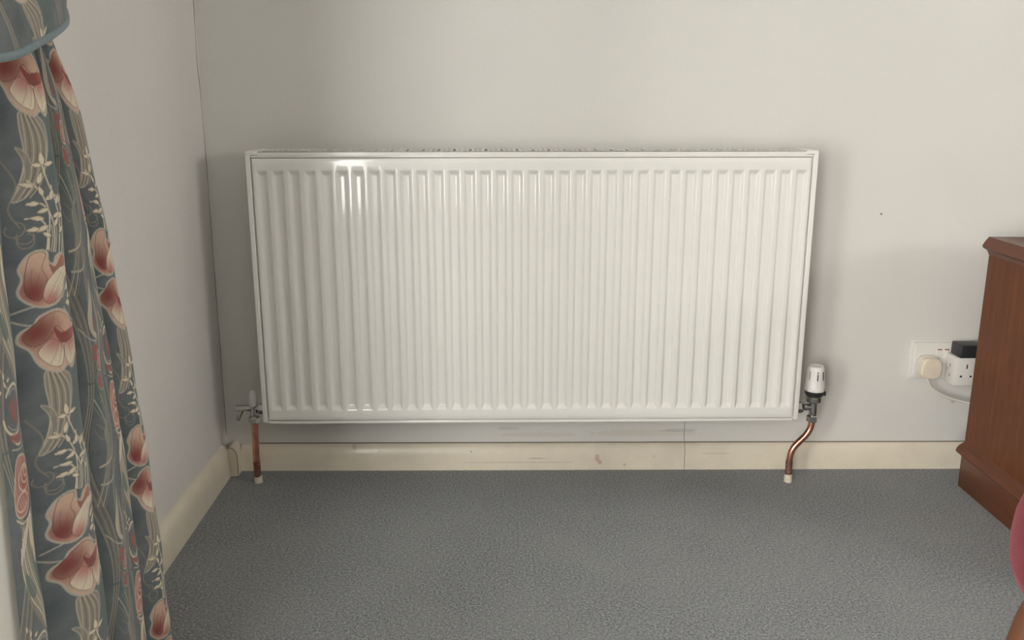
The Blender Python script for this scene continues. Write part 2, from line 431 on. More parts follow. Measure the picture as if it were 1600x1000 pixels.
# hairline crack down the corner and hairline joint below the radiator
rnd = random.Random(4)
pts = []
z = 1.9
off = 0.0
while z > 0.075:
    off = max(-0.004, min(0.004, off + rnd.uniform(-0.0016, 0.0016)))
    pts.append((XL + 0.0002, -0.0055 + off - 0.004 * math.exp(-((z - 0.93) / 0.05) ** 2), z)); z -= rnd.uniform(0.008, 0.022)
ck = tube('corner_crack', pts, lambda s: 0.0003 + 0.0005 * math.sin(s * 37) ** 2, M['dirt'], bpy.data.objects['wall_left'], 5)
tube('joint_crack', [(0.3745 + 0.0004 * math.sin(k * 1.7), -0.0001, 0.066 + k * 0.011) for k in range(10)], 0.0007, M['dirt'], bpy.data.objects['wall_back'], 5)

# ------------------------------------------------------------------ radiator
RX, RY0, RZ = 0.0, -0.14, 0.1664
rad = empty('radiator', (0, -0.09, RZ), (0, -0.0043, 0))
tag(rad, 'white double panel radiator with vertical grooves on the wall', 'radiator')
PITCHX, NG, DEP = 0.03333, 35, 0.0068
def groove_depth(x):
    k = round(x / PITCHX); k = max(-(NG // 2), min(NG // 2, k))
    d = abs(x - k * PITCHX)
    s = (0.0125 - d) / 0.0066
    s = max(0.0, min(1.0, s)); return s * s * (3 - 2 * s)
xs = []
half = 0.5876
for k in range(-(NG // 2), NG // 2 + 1):
    c0 = k * PITCHX
    for d in (-0.0150, -0.0125, -0.0114, -0.0103, -0.0092, -0.0081, -0.0070, -0.0059, -0.003, 0, 0.003, 0.0059, 0.0070, 0.0081, 0.0092, 0.0103, 0.0114, 0.0125, 0.0150):
        xs.append(c0 + d)
xs = [-half, -half + 0.0015, -half + 0.004] + xs + [half - 0.004, half - 0.0015, half]
ZB, ZT = 0.0085, 0.587                     # front sheet, bottom and top
G0, G1 = 0.031, 0.5625                     # groove ends
zs = [ZB, ZB + 0.0012, ZB + 0.004, 0.02, G0]
zs += [G0 + 0.0014 * k for k in range(1, 10)] + [G0 + 0.016, G0 + 0.03] + [0.07 + 0.03 * k for k in range(16)]
zs = [z for z in zs if z < G1 - 0.03] + [G1 - 0.03, G1 - 0.016] + [G1 - 0.0014 * k for k in range(9, 0, -1)] + [G1, 0.575, ZT - 0.004, ZT - 0.0012, ZT]
zs = sorted(zs)
def endf(z):
    s = min((z - G0) / 0.0125, (G1 - z) / 0.0125)
    s = max(0.0, min(1.0, s)); return s * s * (3 - 2 * s)
vv, ff = [], []
for z in zs:
    e = endf(z)
    for x in xs:
        y = -0.05 + DEP * min(groove_depth(x), e) if e > 0 else -0.05
        ed = min(x + half, half - x, z - ZB, ZT - z)
        if ed < 0.0001: y += 0.006
        elif ed < 0.002: y += 0.0012
        vv.append((x, y, z))
nx = len(xs)
for j in range(len(zs) - 1):
    for i in range(nx - 1):
        a = j * nx + i
        ff.append((a, a + 1, a + 1 + nx, a + nx))
obj('front_panel', vv, ff, M['enamel'], rad, auto=40)
# back panel and convector fins
box('back_panel', (-0.588, 0.588, 0.038, 0.049, 0.004, 0.588), M['enamel_trim'], rad)
vf, fff = [], []
for i in range(0, 180):
    x = -0.57 + i * 1.14 / 179; y = 0.033 if (i // 2) % 2 else -0.036
    vf += [(x, y, 0.05), (x, y, 0.55)]
for i in range(179): fff.append((2 * i, 2 * i + 2, 2 * i + 3, 2 * i + 1))
obj('convector_fins', vf, fff, M['steel_dark'], rad)
# rim under the sheet's bottom edge
def rim_box(name, b, bev=0.0012): return box(name, b, M['enamel_trim'], rad, bev)
rim_box('bottom_rim', (-0.5885, 0.5885, -0.0475, -0.036, -0.001, 0.0062), 0.0025)
rim_box('top_rim', (-0.5885, 0.5885, -0.0492, -0.036, 0.5874, 0.592))
for b_ in ((-0.592, -0.583, 0.002, 0.590), (0.583, 0.592, 0.002, 0.590), (-0.583, 0.583, 0.002, 0.012), (-0.583, 0.583, 0.582, 0.590)):
    rim_box('edge_backing', (b_[0], b_[1], -0.0425, -0.038, b_[2], b_[3]), 0.0)  # strips added behind the edge gaps to set how dark they look
# side panels, wrapping a narrow lip round the front
for s in (-1, 1):
    bm = bmesh.new()
    x0, x1 = sorted((s * 0.6, s * 0.5935))
    add_box(bm, x0, x1, -0.0495, 0.049, 0.003, 0.600, 0.0022)
    x0, x1 = sorted((s * 0.5965, s * 0.5895))
    add_box(bm, x0, x1, -0.0495, -0.040, 0.0035, 0.5985, 0.0012)
    from_bm('side_panel', bm, M['enamel_trim'], rad, 35)
    x0, x1 = sorted((s * 0.5985, s * 0.572))
    box('corner_clip', (x0, x1, -0.0503, 0.046, 0.5925, 0.6012), M['enamel_trim'], rad, 0.0016)
# top grille: rails and bars with open slots
bm = bmesh.new()
GX = 0.575
add_box(bm, -GX, GX, -0.0500, -0.0455, 0.5915, 0.6)        # front lip
add_box(bm, -GX, GX, -0.0500, -0.0400, 0.5990, 0.6002)
add_box(bm, -GX, GX, 0.0395, 0.0475, 0.5915, 0.6)
nb = int(GX * 2 / (PITCHX / 3))
for i in range(nb + 1):
    x = -GX + 0.004 + i * PITCHX / 3
    if x > GX - 0.002: break
    add_box(bm, x - 0.0022, x + 0.0022, -0.0400, 0.0400, 0.5975, 0.6)
    if i % 3 != 0 and x + PITCHX / 3 < GX:
        add_box(bm, x, x + PITCHX / 3, -0.0065, 0.0045, 0.5976, 0.5999)
from_bm('top_grille', bm, M['enamel_trim'], rad)
for x in (-0.45, 0.45):
    box('wall_bracket', (x - 0.015, x + 0.015, 0.046, 0.0895, 0.06, 0.54), M['enamel_trim'], rad)
for s in (-1, 1):
    lathe('tapping_boss', [(0.0145, 0), (0.0145, 0.012)], M['enamel_trim'], rad, 20, (s * 0.6 - 0.006, 0, 0.022 - s * 0.0), 'x')

# ------------------------------------------------------------------ valves and pipes
PX_L, PX_R, PY = -0.632, 0.6495, -0.09
HEX = 6
lv = empty('lockshield_valve', (PX_L, PY, 0.150))
tag(lv, 'chrome valve with white cap and drain spout at the left of the radiator', 'valve')
lathe('valve_body', [(0.0078, 0.012), (0.0085, 0.02), (0.0085, 0.026), (0.0075, 0.034), (0.0085, 0.040), (0.0085, 0.042)], M['chrome'], lv, 24)
lathe('compression_nut', [(0.0115, 0.000), (0.0132, 0.0015), (0.0132, 0.0125), (0.0112, 0.015)], M['chrome'], lv, HEX, auto=20)
lathe('side_arm', [(0.0068, -0.0395), (0.0074, -0.037), (0.0074, -0.006), (0.0066, 0), (0.0066, 0.011)], M['chrome'], lv, 20, (0, 0, 0.0345), 'x')
lathe('union_nut', [(0.0118, 0.0115), (0.0130, 0.013), (0.0130, 0.028), (0.0120, 0.0295)], M['chrome'], lv, HEX, (0, 0, 0.0335), 'x', auto=20)
lathe('lockshield_cap', [(0.0098, 0.0405), (0.0100, 0.052), (0.0096, 0.062), (0.0082, 0.069), (0.0058, 0.074), (0.0025, 0.0765)], M['cap_plastic'], lv, 24)
ds = lathe('drain_spout', [(0.0042, -0.008), (0.0044, 0.010)], M['chrome'], lv, 16)
ds.location = (-0.0285, -0.002, 0.0245); ds.rotation_euler = (0, math.radians(28), 0)
br = lathe('barbed_tip', [(0.0030, -0.021), (0.0046, -0.018), (0.0034, -0.0175), (0.0048, -0.0145), (0.0034, -0.014), (0.0050, -0.011), (0.0036, -0.0105), (0.0048, -0.008)], M['chrome'], ds, 16)
cp = empty('copper_pipe', (PX_L - 0.002, PY, 0.0))
tag(cp, 'straight copper pipe below the capped valve, left of the radiator', 'pipe')
tube('pipe_run', [(0.002, 0, 0.1545), (0.001, 0, 0.1), (0.0, 0.001, 0.055)], 0.0076, M['copper'], cp, 20)
tube('pipe_tail', [(0.0, 0.001, 0.056), (-0.0005, 0.004, 0.03), (-0.001, 0.008, 0.004)], 0.0080, M['copper_dull'], cp, 20)
lathe('floor_collar', [(0.0098, 0.0), (0.0100, 0.006), (0.0090, 0.014), (0.0082, 0.0165)], M['sleeve'], cp, 18, (-0.0005, 0.007, 0))

tv = empty('thermostatic_valve', (PX_R, PY, 0.150))
tag(tv, 'white thermostatic valve head on chrome body at the right of the radiator', 'valve')
lathe('valve_body', [(0.0085, 0.010), (0.0092, 0.018), (0.0092, 0.030), (0.0086, 0.038), (0.0092, 0.050)], M['chrome'], tv, 24)
lathe('compression_nut', [(0.0118, 0.0), (0.0135, 0.0015), (0.0135, 0.013), (0.0112, 0.0155)], M['chrome'], tv, HEX, auto=20)
lathe('side_arm', [(0.0080, -0.024), (0.0080, 0.0)], M['chrome'], tv, 20, (0, 0, 0.034), 'x')
lathe('union_nut', [(0.0120, -0.0468), (0.0136, -0.045), (0.0136, -0.029), (0.0120, -0.0262), (0.0095, -0.022)], M['chrome'], tv, HEX, (0, 0, 0.034), 'x', auto=20)
lathe('head_nut', [(0.0125, 0.0455), (0.0178, 0.0490), (0.0182, 0.0500), (0.0182, 0.0600), (0.0170, 0.0615)], M['chrome'], tv, 32)
bc = lathe('black_collar', [(0.0160, 0.0610), (0.0180, 0.0625), (0.0205, 0.0660), (0.0215, 0.0680), (0.0215, 0.0755)], M['black_plastic'], tv, 40)
box('index_tab', (0.0165, 0.0235, -0.010, -0.003, 0.0645, 0.075), M['black_plastic'], bc, 0.001)
hd = empty
prof = [(0.0205, 0.0745), (0.0224, 0.0760), (0.0226, 0.0845), (0.0219, 0.0856), (0.0216, 0.0870), (0.0200, 0.108), (0.0187, 0.1250), (0.0178, 0.1300), (0.0160, 0.1330), (0.0135, 0.1335), (0.0130, 0.1325)]
bm = bmesh.new(); seg = 96; rings = []
for j, (r, h) in enumerate(prof):
    ring = []
    for i in range(seg):
        a = 2 * PI * i / seg
        rr = r
        if 0.090 < h < 0.131 and i % 8 == 0: rr = r - 0.0012
        ring.append(bm.verts.new((rr * math.cos(a), rr * math.sin(a), h)))
    rings.append(ring)
for a, b in zip(rings, rings[1:]):
    for i in range(seg): bm.faces.new((a[i], a[(i + 1) % seg], b[(i + 1) % seg], b[i]))
bm.faces.new(rings[0][::-1]); bm.faces.new(rings[-1])
head = from_bm('valve_head', bm, M['white_plastic'], tv, 35)
def on_head(name, ang, z0, z1, w, mat):
    a = math.radians(ang); v = []
    for z in (z0, z1):
        r = 0.0216 + (0.0187 - 0.0216) * (z - 0.087) / 0.038 if z > 0.0865 else 0.0226
        for d in (-w / 2, w / 2):
            for rr in (r - 0.0008, r + 0.00035):
                aa = a + d / r; v.append((rr * math.cos(aa), rr * math.sin(aa), z))
    return obj(name, v, [(1, 3, 7, 5), (0, 4, 6, 2), (0, 1, 5, 4), (2, 6, 7, 3), (0, 2, 3, 1), (4, 5, 7, 6)], mat, head)
on_head('scale_slot', -96, 0.103, 0.1180, 0.0024, M['slot_dark'])
lathe('frost_mark', [(0.0016, -0.0199), (0.0016, -0.0186)], M['slot_dark'], head, 12, (-0.0020, 0, 0.1215), 'y')
on_head('grip_slot', -55, 0.103, 0.1230, 0.0022, M['slot_dark'])
on_head('grip_slot', -150, 0.103, 0.1230, 0.0018, M['grey_mark'])
lathe('index_dot', [(0.0019, -0.0224), (0.0019, -0.0200)], M['grey_mark'], head, 12, (-0.0085, 0.0018, 0.0800), 'y')
on_head('limit_clip', -40, 0.0765, 0.0842, 0.0028, M['grey_mark'])

cr = empty('copper_pipe', (0.6045, PY, 0.0))
tag(cr, 'bent copper pipe below the thermostatic valve, right of the radiator', 'pipe')
path = [(0.0452, 0, 0.1545), (0.0448, 0, 0.146), (0.0420, 0, 0.131), (0.0330, 0, 0.1145), (0.0200, 0, 0.1000), (0.0085, 0, 0.0860), (0.0020, 0, 0.0700), (0.0000, 0, 0.0520)]
tube('pipe_run', spline(path, 6), 0.0076, M['copper'], cr, 20)
tube('pipe_tail', [(0.0, 0, 0.0530), (0.0003, 0, 0.03), (0.0008, 0, 0.006)], 0.0081, M['copper_dull'], cr, 20)
lathe('floor_collar', [(0.0095, 0.0), (0.0098, 0.007), (0.0088, 0.017), (0.0082, 0.0195)], M['sleeve'], cr, 18, (0.0008, 0, 0))

# ------------------------------------------------------------------ wall socket, plugs
sk = empty('wall_socket', (0.979, 0, 0.272))
tag(sk, 'white double wall socket with two rocker switches beside the cabinet', 'socket')
box('back_box', (-0.0765, 0.0765, -0.0035, 0.0, -0.0475, 0.0475), M['socket_plastic'], sk, 0.0012)
bm = bmesh.new(); add_box(bm, -0.073, 0.073, -0.0125, -0.003, -0.043, 0.0445, 0.003, 3)
from_bm('face_plate', bm, M['socket_plastic'], sk, 35)
for x in (-0.0605, 0.0605):
    s_ = lathe('screw', [(0.0034, -0.0135), (0.0034, -0.012)], M['grey_mark'], sk, 14, (x, 0, 0.0), 'y')
    box('screw_slot', (x - 0.0028, x + 0.0028, -0.0139, -0.0133, -0.0005, 0.0005), M['slot_dark'], s_)
for x in (-0.0135, 0.0035):
    sw = box('switch_rocker', (x - 0.0065, x + 0.0065, -0.0148, -0.0115, 0.0065, 0.0295), M['socket_plastic'], sk, 0.0012)
    box('red_band', (x - 0.0055, x + 0.0055, -0.0153, -0.0140, 0.0268, 0.0292), M['red_mark'], sw)
    box('switch_mark', (x - 0.0015, x + 0.0025, -0.0151, -0.0146, 0.0090, 0.0098), M['grey_mark'], sw)
# cream plug: rounded squarish body
def rounded_body(name, w, h, y_list, mat, parent, power=3.4, seg=48, skew=0.0):
    bm = bmesh.new(); rings = []
    for y, sc in y_list:
        ring = []
        for i in range(seg):
            a = 2 * PI * i / seg; ca, sa = math.cos(a), math.sin(a)
            x = math.copysign(abs(ca) ** (2 / power), ca) * w * sc; z = math.copysign(abs(sa) ** (2 / power), sa) * h * sc
            x *= 1 + skew * z / h
            ring.append(bm.verts.new((x, y, z)))
        rings.append(ring)
    for a, b in zip(rings, rings[1:]):
        for i in range(seg): bm.faces.new((a[i], a[(i + 1) % seg], b[(i + 1) % seg], b[i]))
    bm.faces.new(rings[0]); bm.faces.new(rings[-1][::-1])
    return from_bm(name, bm, mat, parent, 45)
pl = empty('mains_plug', (0.9375, 0, 0.2605), (0, 0.05, 0))
tag(pl, 'cream rounded mains plug with trailing white cable in the wall socket', 'plug')
rounded_body('plug_base', 0.0255, 0.0265, [(-0.0125, 0.97), (-0.014, 1.0), (-0.026, 1.0), (-0.0275, 0.985)], M['socket_plastic'], pl, 3.0)
rounded_body('plug_cover', 0.0252, 0.0262, [(-0.027, 0.98), (-0.030, 0.985), (-0.040, 0.965), (-0.044, 0.93), (-0.0458, 0.87), (-0.0462, 0.80)], M['cream_plastic'], pl, 3.0, skew=-0.03)
cab_pts = spline([(0.000, -0.030, -0.024), (0.003, -0.030, -0.033), (0.0115, -0.030, -0.046), (0.030, -0.031, -0.060), (0.055, -0.033, -0.0705), (0.085, -0.036, -0.077), (0.12, -0.045, -0.081), (0.20, -0.055, -0.088), (0.27, -0.06, -0.13), (0.30, -0.06, -0.20)], 8)
tube('cable', cab_pts, 0.0036, M['cable_plastic'], pl, 12)
ad = empty('socket_adaptor', (1.0135, 0, 0.2585))
tag(ad, 'white cube adaptor plugged into the right of the wall socket', 'adaptor')
box('adaptor_body', (-0.0295, 0.0305, -0.057, -0.0122, -0.034, 0.034), M['socket_plastic'], ad, 0.002)
for x, z, w, h in ((0.000, 0.012, 0.0022, 0.0052), (-0.0115, -0.0115, 0.0038, 0.0022), (0.0115, -0.0115, 0.0038, 0.0022)):
    sr = box('slot_surround', (x - w - 0.0012, x + w + 0.0016, -0.0574, -0.0560, z - h - 0.0008, z + h + 0.0008), M['white_plastic'], ad)
    box('pin_slot', (x - w, x + w * 0.4, -0.0577, -0.0570, z - h, z + h), M['slot_dark'], sr)
for y, z, h in ((-0.026, 0.0, 0.0022), (-0.036, 0.010, 0.0035), (-0.036, -0.014, 0.0035)):
    box('side_slot', (-0.0299, -0.0290, y - 0.0018, y + 0.0018, z - h, z + h), M['grey_mark'], ad)
bp = empty('black_charger', (1.0155, -0.040, 0.2927))
tag(bp, 'small black charger block sitting on the white adaptor', 'charger')
bm = bmesh.new(); add_box(bm, -0.026, 0.026, -0.025, 0.022, 0.0, 0.0305, 0.003, 3)
from_bm('charger_body', bm, M['black_plastic'], bp, 35)
box('charger_foot', (-0.023, 0.023, -0.020, 0.020, -0.0001, 0.002), M['black_plastic'], bp)

# ------------------------------------------------------------------ mahogany cabinet
CX, CYB, CYF = 0.995, -0.1145, -0.64
XE = 1.75
cb = empty('mahogany_cabinet', (CX, CYB, 0))
tag(cb, 'reddish mahogany cabinet with moulded plinth and top at the right edge', 'cabinet')
def cbox(name, x0, x1, y0, y1, z0, z1, mat, par=cb, bev=0.0):
    return box(name, (x0 - CX, x1 - CX, y0 - CYB, y1 - CYB, z0, z1), mat, par, bev)
cbox('carcass', CX + 0.004, XE, CYF + 0.02, CYB, 0.02, 0.555, M['wood'])
cbox('plinth', CX, XE + 0.004, CYF + 0.005, CYB, 0.0, 0.083, M['wood_trim'], bev=0.0015)
def swept_moulding(name, prof, mat):
    """prof: (outset, z) ring; swept along the left side and mitred round the front"""
    bm = bmesh.new(); secs = []
    for corner in range(3):
        ring = []
        for o_, z in prof:
            if corner == 0: p = (CX - o_, CYB, z)
            elif corner == 1: p = (CX - o_, CYF - o_, z)
            else: p = (XE, CYF - o_, z)
            ring.append(bm.verts.new((p[0] - CX, p[1] - CYB, p[2])))
        secs.append(ring)
    n = len(prof)
    for a, b in zip(secs, secs[1:]):
        for i in range(n): bm.faces.new((a[i], a[(i + 1) % n], b[(i + 1) % n], b[i]))
    bm.faces.new(secs[0]); bm.faces.new(secs[-1][::-1])
    return from_bm(name, bm, mat, cb, 30)
swept_moulding('plinth_moulding', [(-0.02, 0.080), (0.002, 0.080), (0.0125, 0.0835), (0.0145, 0.0875), (0.0135, 0.0925), (0.0095, 0.0985), (0.0045, 0.1030), (-0.002, 0.1065), (-0.004, 0.1095), (-0.02, 0.1095)], M['wood_trim'])
swept_moulding('top_moulding', [(-0.03, 0.545), (-0.003, 0.545), (0.002, 0.5545), (0.0115, 0.5600), (0.0135, 0.5640), (0.0120, 0.5680), (0.0085, 0.5745), (0.0040, 0.5800), (0.0015, 0.5840), (-0.03, 0.5840)], M['wood_trim'])
cbox('top_board', CX + 0.004, XE + 0.004, CYF, CYB, 0.556, 0.5838, M['wood'])
for k in range(2):
    xa = CX + 0.03 + k * 0.36
    d = cbox('door', xa, xa + 0.345, CYF + 0.002, CYF + 0.022, 0.125, 0.535, M['wood'], bev=0.003)
    lathe('door_knob', [(0.006, 0.0), (0.006, -0.012), (0.013, -0.016), (0.013, -0.024), (0.006, -0.028)], M['wood_trim'], d, 20, (xa + (0.31 if k == 0 else 0.035) - CX, CYF + 0.002 - CYB, 0.33), 'y')

# ------------------------------------------------------------------ chair with velvet seat
SX, SY = 0.7435, -1.20
ch = empty('upholstered_chair', (SX, SY, 0), (0, 0, math.radians(14)))
tag(ch, 'wooden chair with overstuffed dark red velvet seat at the right edge', 'chair')
bm = bmesh.new(); seg = 64; rings = []
prof = [(0.80, 0.355), (0.90, 0.357), (0.962, 0.366), (0.992, 0.385), (1.0, 0.410), (0.992, 0.435), (0.965, 0.458), (0.915, 0.474), (0.80, 0.486), (0.6, 0.495), (0.35, 0.500), (0.1, 0.502)]
for sc, h in prof:
    ring = []
    for i in range(seg):
        a = 2 * PI * i / seg; ca, sa = math.cos(a), math.sin(a)
        e = 2.3
        x = math.copysign(abs(ca) ** (2 / e), ca) * 0.222 * sc; y = math.copysign(abs(sa) ** (2 / e), sa) * 0.222 * sc
        ring.append(bm.verts.new((x, y, h - 0.036)))
    rings.append(ring)
for a, b in zip(rings, rings[1:]):
    for i in range(seg): bm.faces.new((a[i], a[(i + 1) % seg], b[(i + 1) % seg], b[i]))
bm.faces.new(rings[0][::-1]); bm.faces.new(rings[-1])
from_bm('seat', bm, M['velvet'], ch, 60)
lathe('seat_rail', [(0.150, 0.299), (0.178, 0.299), (0.180, 0.309), (0.180, 0.322), (0.150, 0.322)], M['chair_wood'], ch, 48)
for a in (45, 135, 225, 315):
    ca, sa = math.cos(math.radians(a)), math.sin(math.radians(a))
    pts = spline([(0.172 * ca, 0.172 * sa, 0.316), (0.192 * ca, 0.192 * sa, 0.27), (0.206 * ca, 0.206 * sa, 0.20), (0.226 * ca, 0.226 * sa, 0.08), (0.242 * ca, 0.242 * sa, 0.0)], 6)
    bm = bmesh.new(); add_tube(bm, pts, lambda s: 0.023 - 0.009 * s, 14)
    for v in bm.verts: v.co.z = max(v.co.z, 0.0)
    from_bm('leg', bm, M['chair_wood'], ch, 40)
bp_ = []
for k in range(25):
    a = PI * k / 24
    bp_.append((0.185 + 0.05 * math.sin(a) , -0.17 * math.cos(a), 0.40 + 0.46 * math.sin(a) ** 0.6))
tube('back_frame', spline(bp_, 3), 0.016, M['chair_wood'], ch, 12)
tube('back_rail', spline([(0.205, -0.168, 0.62), (0.225, 0, 0.60), (0.205, 0.168, 0.62)], 8), 0.013, M['chair_wood'], ch, 12)

# ------------------------------------------------------------------ printed floral cloth
TW, TH, RES = 360.0, 295.0, 0.6                     # repeat of the print in mm, raster step in mm
NXp, NYp = int(TW / RES), int(TH / RES)
TILE = np.zeros((NYp, NXp, 3))
rs = np.random.RandomState(7)
def smooth_noise(cells_x, cells_y):
    g = rs.rand(cells_y, cells_x)
    yy = np.arange(NYp) / NYp * cells_y; xx = np.arange(NXp) / NXp * cells_x
    y0 = yy.astype(int); x0 = xx.astype(int); fy = yy - y0; fx = xx - x0
    fy = fy * fy * (3 - 2 * fy); fx = fx * fx * (3 - 2 * fx)
    y1 = (y0 + 1) % cells_y; x1 = (x0 + 1) % cells_x
    a = g[y0][:, x0] * (1 - fx) + g[y0][:, x1] * fx; b = g[y1][:, x0] * (1 - fx) + g[y1][:, x1] * fx
    return a * (1 - fy[:, None]) + b * fy[:, None]
PAL = {k: np.array(lin(v)) for k, v in dict(slate=(128, 132, 132), deep=(98, 105, 107), teal=(92, 116, 110), taupe=(156, 148, 134), pale=(198, 190, 172),
       cream=(232, 218, 192), pink=(194, 134, 122), red=(170, 96, 88), crimson=(140, 74, 68), rose=(218, 184, 160), line=(92, 74, 66), olive=(128, 128, 112)).items()}
n1 = 0.6 * smooth_noise(9, 8) + 0.4 * smooth_noise(31, 27)
n2 = smooth_noise(5, 4)
fine = 0.5 * smooth_noise(60, 50) + 0.5 * smooth_noise(140, 120)
bgc = PAL['deep'][None, None] * (1 - n1[..., None]) + PAL['slate'][None, None] * n1[..., None]
tm = np.clip((n2 - 0.62) * 5, 0, 1)[..., None] * 0.7
TILE[:] = bgc * (1 - tm) + PAL['teal'] * tm
TILE *= (0.90 + 0.2 * fine)[..., None]
GU, GV = np.meshgrid((np.arange(NXp) + 0.5) * RES, (np.arange(NYp) + 0.5) * RES)
def windows(pts, pad):
    """yield (slices, local grids) of the wrapped tile under a shape"""
    u0, v0 = pts.min(0) - pad; u1, v1 = pts.max(0) + pad
    i0, i1 = int(math.floor(u0 / RES)), int(math.ceil(u1 / RES)); j0, j1 = int(math.floor(v0 / RES)), int(math.ceil(v1 / RES))
    ii = np.arange(i0, i1 + 1); jj = np.arange(j0, j1 + 1)
    U, V = np.meshgrid((ii + 0.5) * RES, (jj + 0.5) * RES)
    return np.ix_(jj % NYp, ii % NXp), U, V
def smooth_ring(p, n=5):
    return np.array([tuple(q)[:2] for q in spline([(a, b, 0) for a, b in p], n, True)])
def smooth_line(p, n=7):
    return np.array([tuple(q)[:2] for q in spline([(a, b, 0) for a, b in p], n)])
def inside(P, U, V):
    m = np.zeros(U.shape, bool); n = len(P)
    for i in range(n):
        x0, y0 = P[i]; x1, y1 = P[(i + 1) % n]
        if y0 == y1: continue
        c = ((y0 > V) != (y1 > V)) & (U < (x1 - x0) * (V - y0) / (y1 - y0) + x0)
        m ^= c
    return m
def seg_dist(P, U, V):
    d = np.full(U.shape, 1e9); tt = np.zeros(U.shape)
    for i in range(len(P) - 1):
        a, b = P[i], P[i + 1]; ab = b - a; L2 = max((ab ** 2).sum(), 1e-9)
        s = np.clip(((U - a[0]) * ab[0] + (V - a[1]) * ab[1]) / L2, 0, 1)
        dd = np.hypot(U - a[0] - s * ab[0], V - a[1] - s * ab[1])
        k = dd < d; d[k] = dd[k]; tt[k] = (i + s[k]) / (len(P) - 1)
    return d, tt
def blend(ix, m, col):
    m = m[..., None]; TILE[ix] = TILE[ix] * (1 - m) + col * m
def fill(p, col, op=1.0, smooth=True, grad=None, outline=None, ow=0.9):
    """grad: (colour2, centre, radius): colour2 near the centre"""
    P = smooth_ring(p) if smooth else np.array(p, float)
    ix, U, V = windows(P, 2)
    m = inside(P, U, V).astype(float) * op
    c = np.broadcast_to(PAL[col], U.shape + (3,)).copy()
    if grad:
        c2, ce, ra = grad
        w = np.clip(1 - np.hypot(U - ce[0], V - ce[1]) / ra, 0, 1)[..., None]; w = w * w * (3 - 2 * w)
        c = c * (1 - w) + PAL[c2] * w
    c *= (0.93 + 0.14 * fine[ix])[..., None]
    blend(ix, m, c)
    if outline: stroke(np.vstack([P, P[:1]]), ow, outline, smooth=False)
def stroke(p, w, col, op=1.0, smooth=True, taper=False):
    P = smooth_line(p) if smooth else np.array(p, float)
    ix, U, V = windows(P, w + 2)
    d, tt = seg_dist(P, U, V)
    ww = w * (1 - 0.75 * tt) if taper else w
    blend(ix, np.clip((ww / 2 - d) / 0.6 + 0.5, 0, 1) * op, PAL[col])
def leaf(u, v, ang, ln, wd, col='cream', line=True):
    a = math.radians(ang); c, s = math.cos(a), math.sin(a)
    pts = [(0, 0), (ln * 0.3, wd * 0.5), (ln * 0.62, wd * 0.45), (ln, 0), (ln * 0.62, -wd * 0.45), (ln * 0.3, -wd * 0.5)]
    fill([(u + x * c - y * s, v + x * s + y * c) for x, y in pts], col, outline='line' if line else None, ow=0.55)
# art frames: each column of the print is drawn in its own sketch frame
def frame(axis0, slope, ucen, su):
    def T(pts):
        one = not hasattr(pts[0], '__len__'); q = [pts] if one else pts; out = []
        for cx, cy in q:
            px, py = cx / 2.5, 600 + cy / 2.5
            out.append((ucen + (px - (axis0 + slope * (py - 815))) * su, 150 - (py - 815) * 0.85))
        return out[0] if one else out
    return T
TA = frame(112, 0.127, 84, 0.88)
TB = frame(190, 0.127, 212, 1.15)
TF = frame(43, 0.125, 313, 1.1)

# --- ground of long striped ribbons that sweep up the cloth
for (u0, w0, ph, sw) in ((178, 26, 0.4, 16), (236, 30, 2.0, 20), (292, 24, 3.6, 14), (20, 18, 5.0, 10), (135, 18, 1.2, 12)):
    vv_ = np.linspace(-20, TH + 20, 26)
    cen_ = lambda v, ph=ph, sw=sw: sw * np.sin(2 * PI * v / TH + ph)
    wid_ = lambda v, ph=ph, w0=w0: w0 * (0.35 + 0.65 * np.sin(PI * v / TH + ph) ** 2)
    L_ = [(u0 + cen_(v) - wid_(v) / 2, v) for v in vv_]; R_ = [(u0 + cen_(v) + wid_(v) / 2, v) for v in vv_[::-1]]
    fill(L_ + R_, 'taupe', 0.42, smooth=False)
    for k in range(6):
        f_ = k / 5 - 0.5
        stroke([(u0 + cen_(v) + wid_(v) * f_, v) for v in vv_], 1.3 if k in (0, 5) else 0.8, 'pale' if k % 2 == 0 else 'line', 0.75, smooth=False)
# --- column F: long ribbons, rose, swirl
fill(TF([(45, 395), (85, 340), (130, 300), (150, 330), (140, 420), (150, 560), (195, 640), (205, 700), (195, 735), (130, 660), (80, 580), (50, 480)]), 'taupe', 0.85)
fill(TF([(100, 330), (112, 420), (150, 482), (158, 430), (140, 345), (128, 292)]), 'cream', 0.95, outline='line')
fill(TF([(132, 285), (92, 302), (48, 362), (38, 430), (58, 408), (92, 348)]), 'cream', 0.95, outline='line')
for k in range(6):
    o_ = k * 15
    stroke(TF([(42 + o_ * 0.3, 380 - o_), (50 + o_ * 0.5, 470 - o_ * 0.6), (90 + o_ * 0.6, 570 - o_ * 0.4), (150 + o_ * 0.5, 650 - o_ * 0.3), (200, 730 - o_ * 0.5)]), 1.9 if k % 2 == 0 else 1.1, 'cream' if k % 2 == 0 else 'pale')
fill(TF([(60, 470), (88, 500), (120, 560), (96, 570), (66, 530)]), 'teal', 0.7)
fill(TF([(118, 400), (150, 500), (158, 560), (120, 470)]), 'teal', 0.7)
fill(TF([(25, 90), (70, 85), (112, 120), (118, 190), (100, 270), (60, 285), (25, 262), (15, 190)]), 'pink', 1, grad=('red', TF((70, 170)), 28), outline='cream', ow=1.6)
for rx, ry, ox, oy in ((36, 42, 72, 160), (24, 28, 78, 150), (34, 30, 60, 235), (13, 14, 82, 145)):
    stroke(TF([(ox + rx * math.cos(q), oy + ry * math.sin(q)) for q in np.linspace(0.4, 6.0, 12)]), 1.7, 'cream')
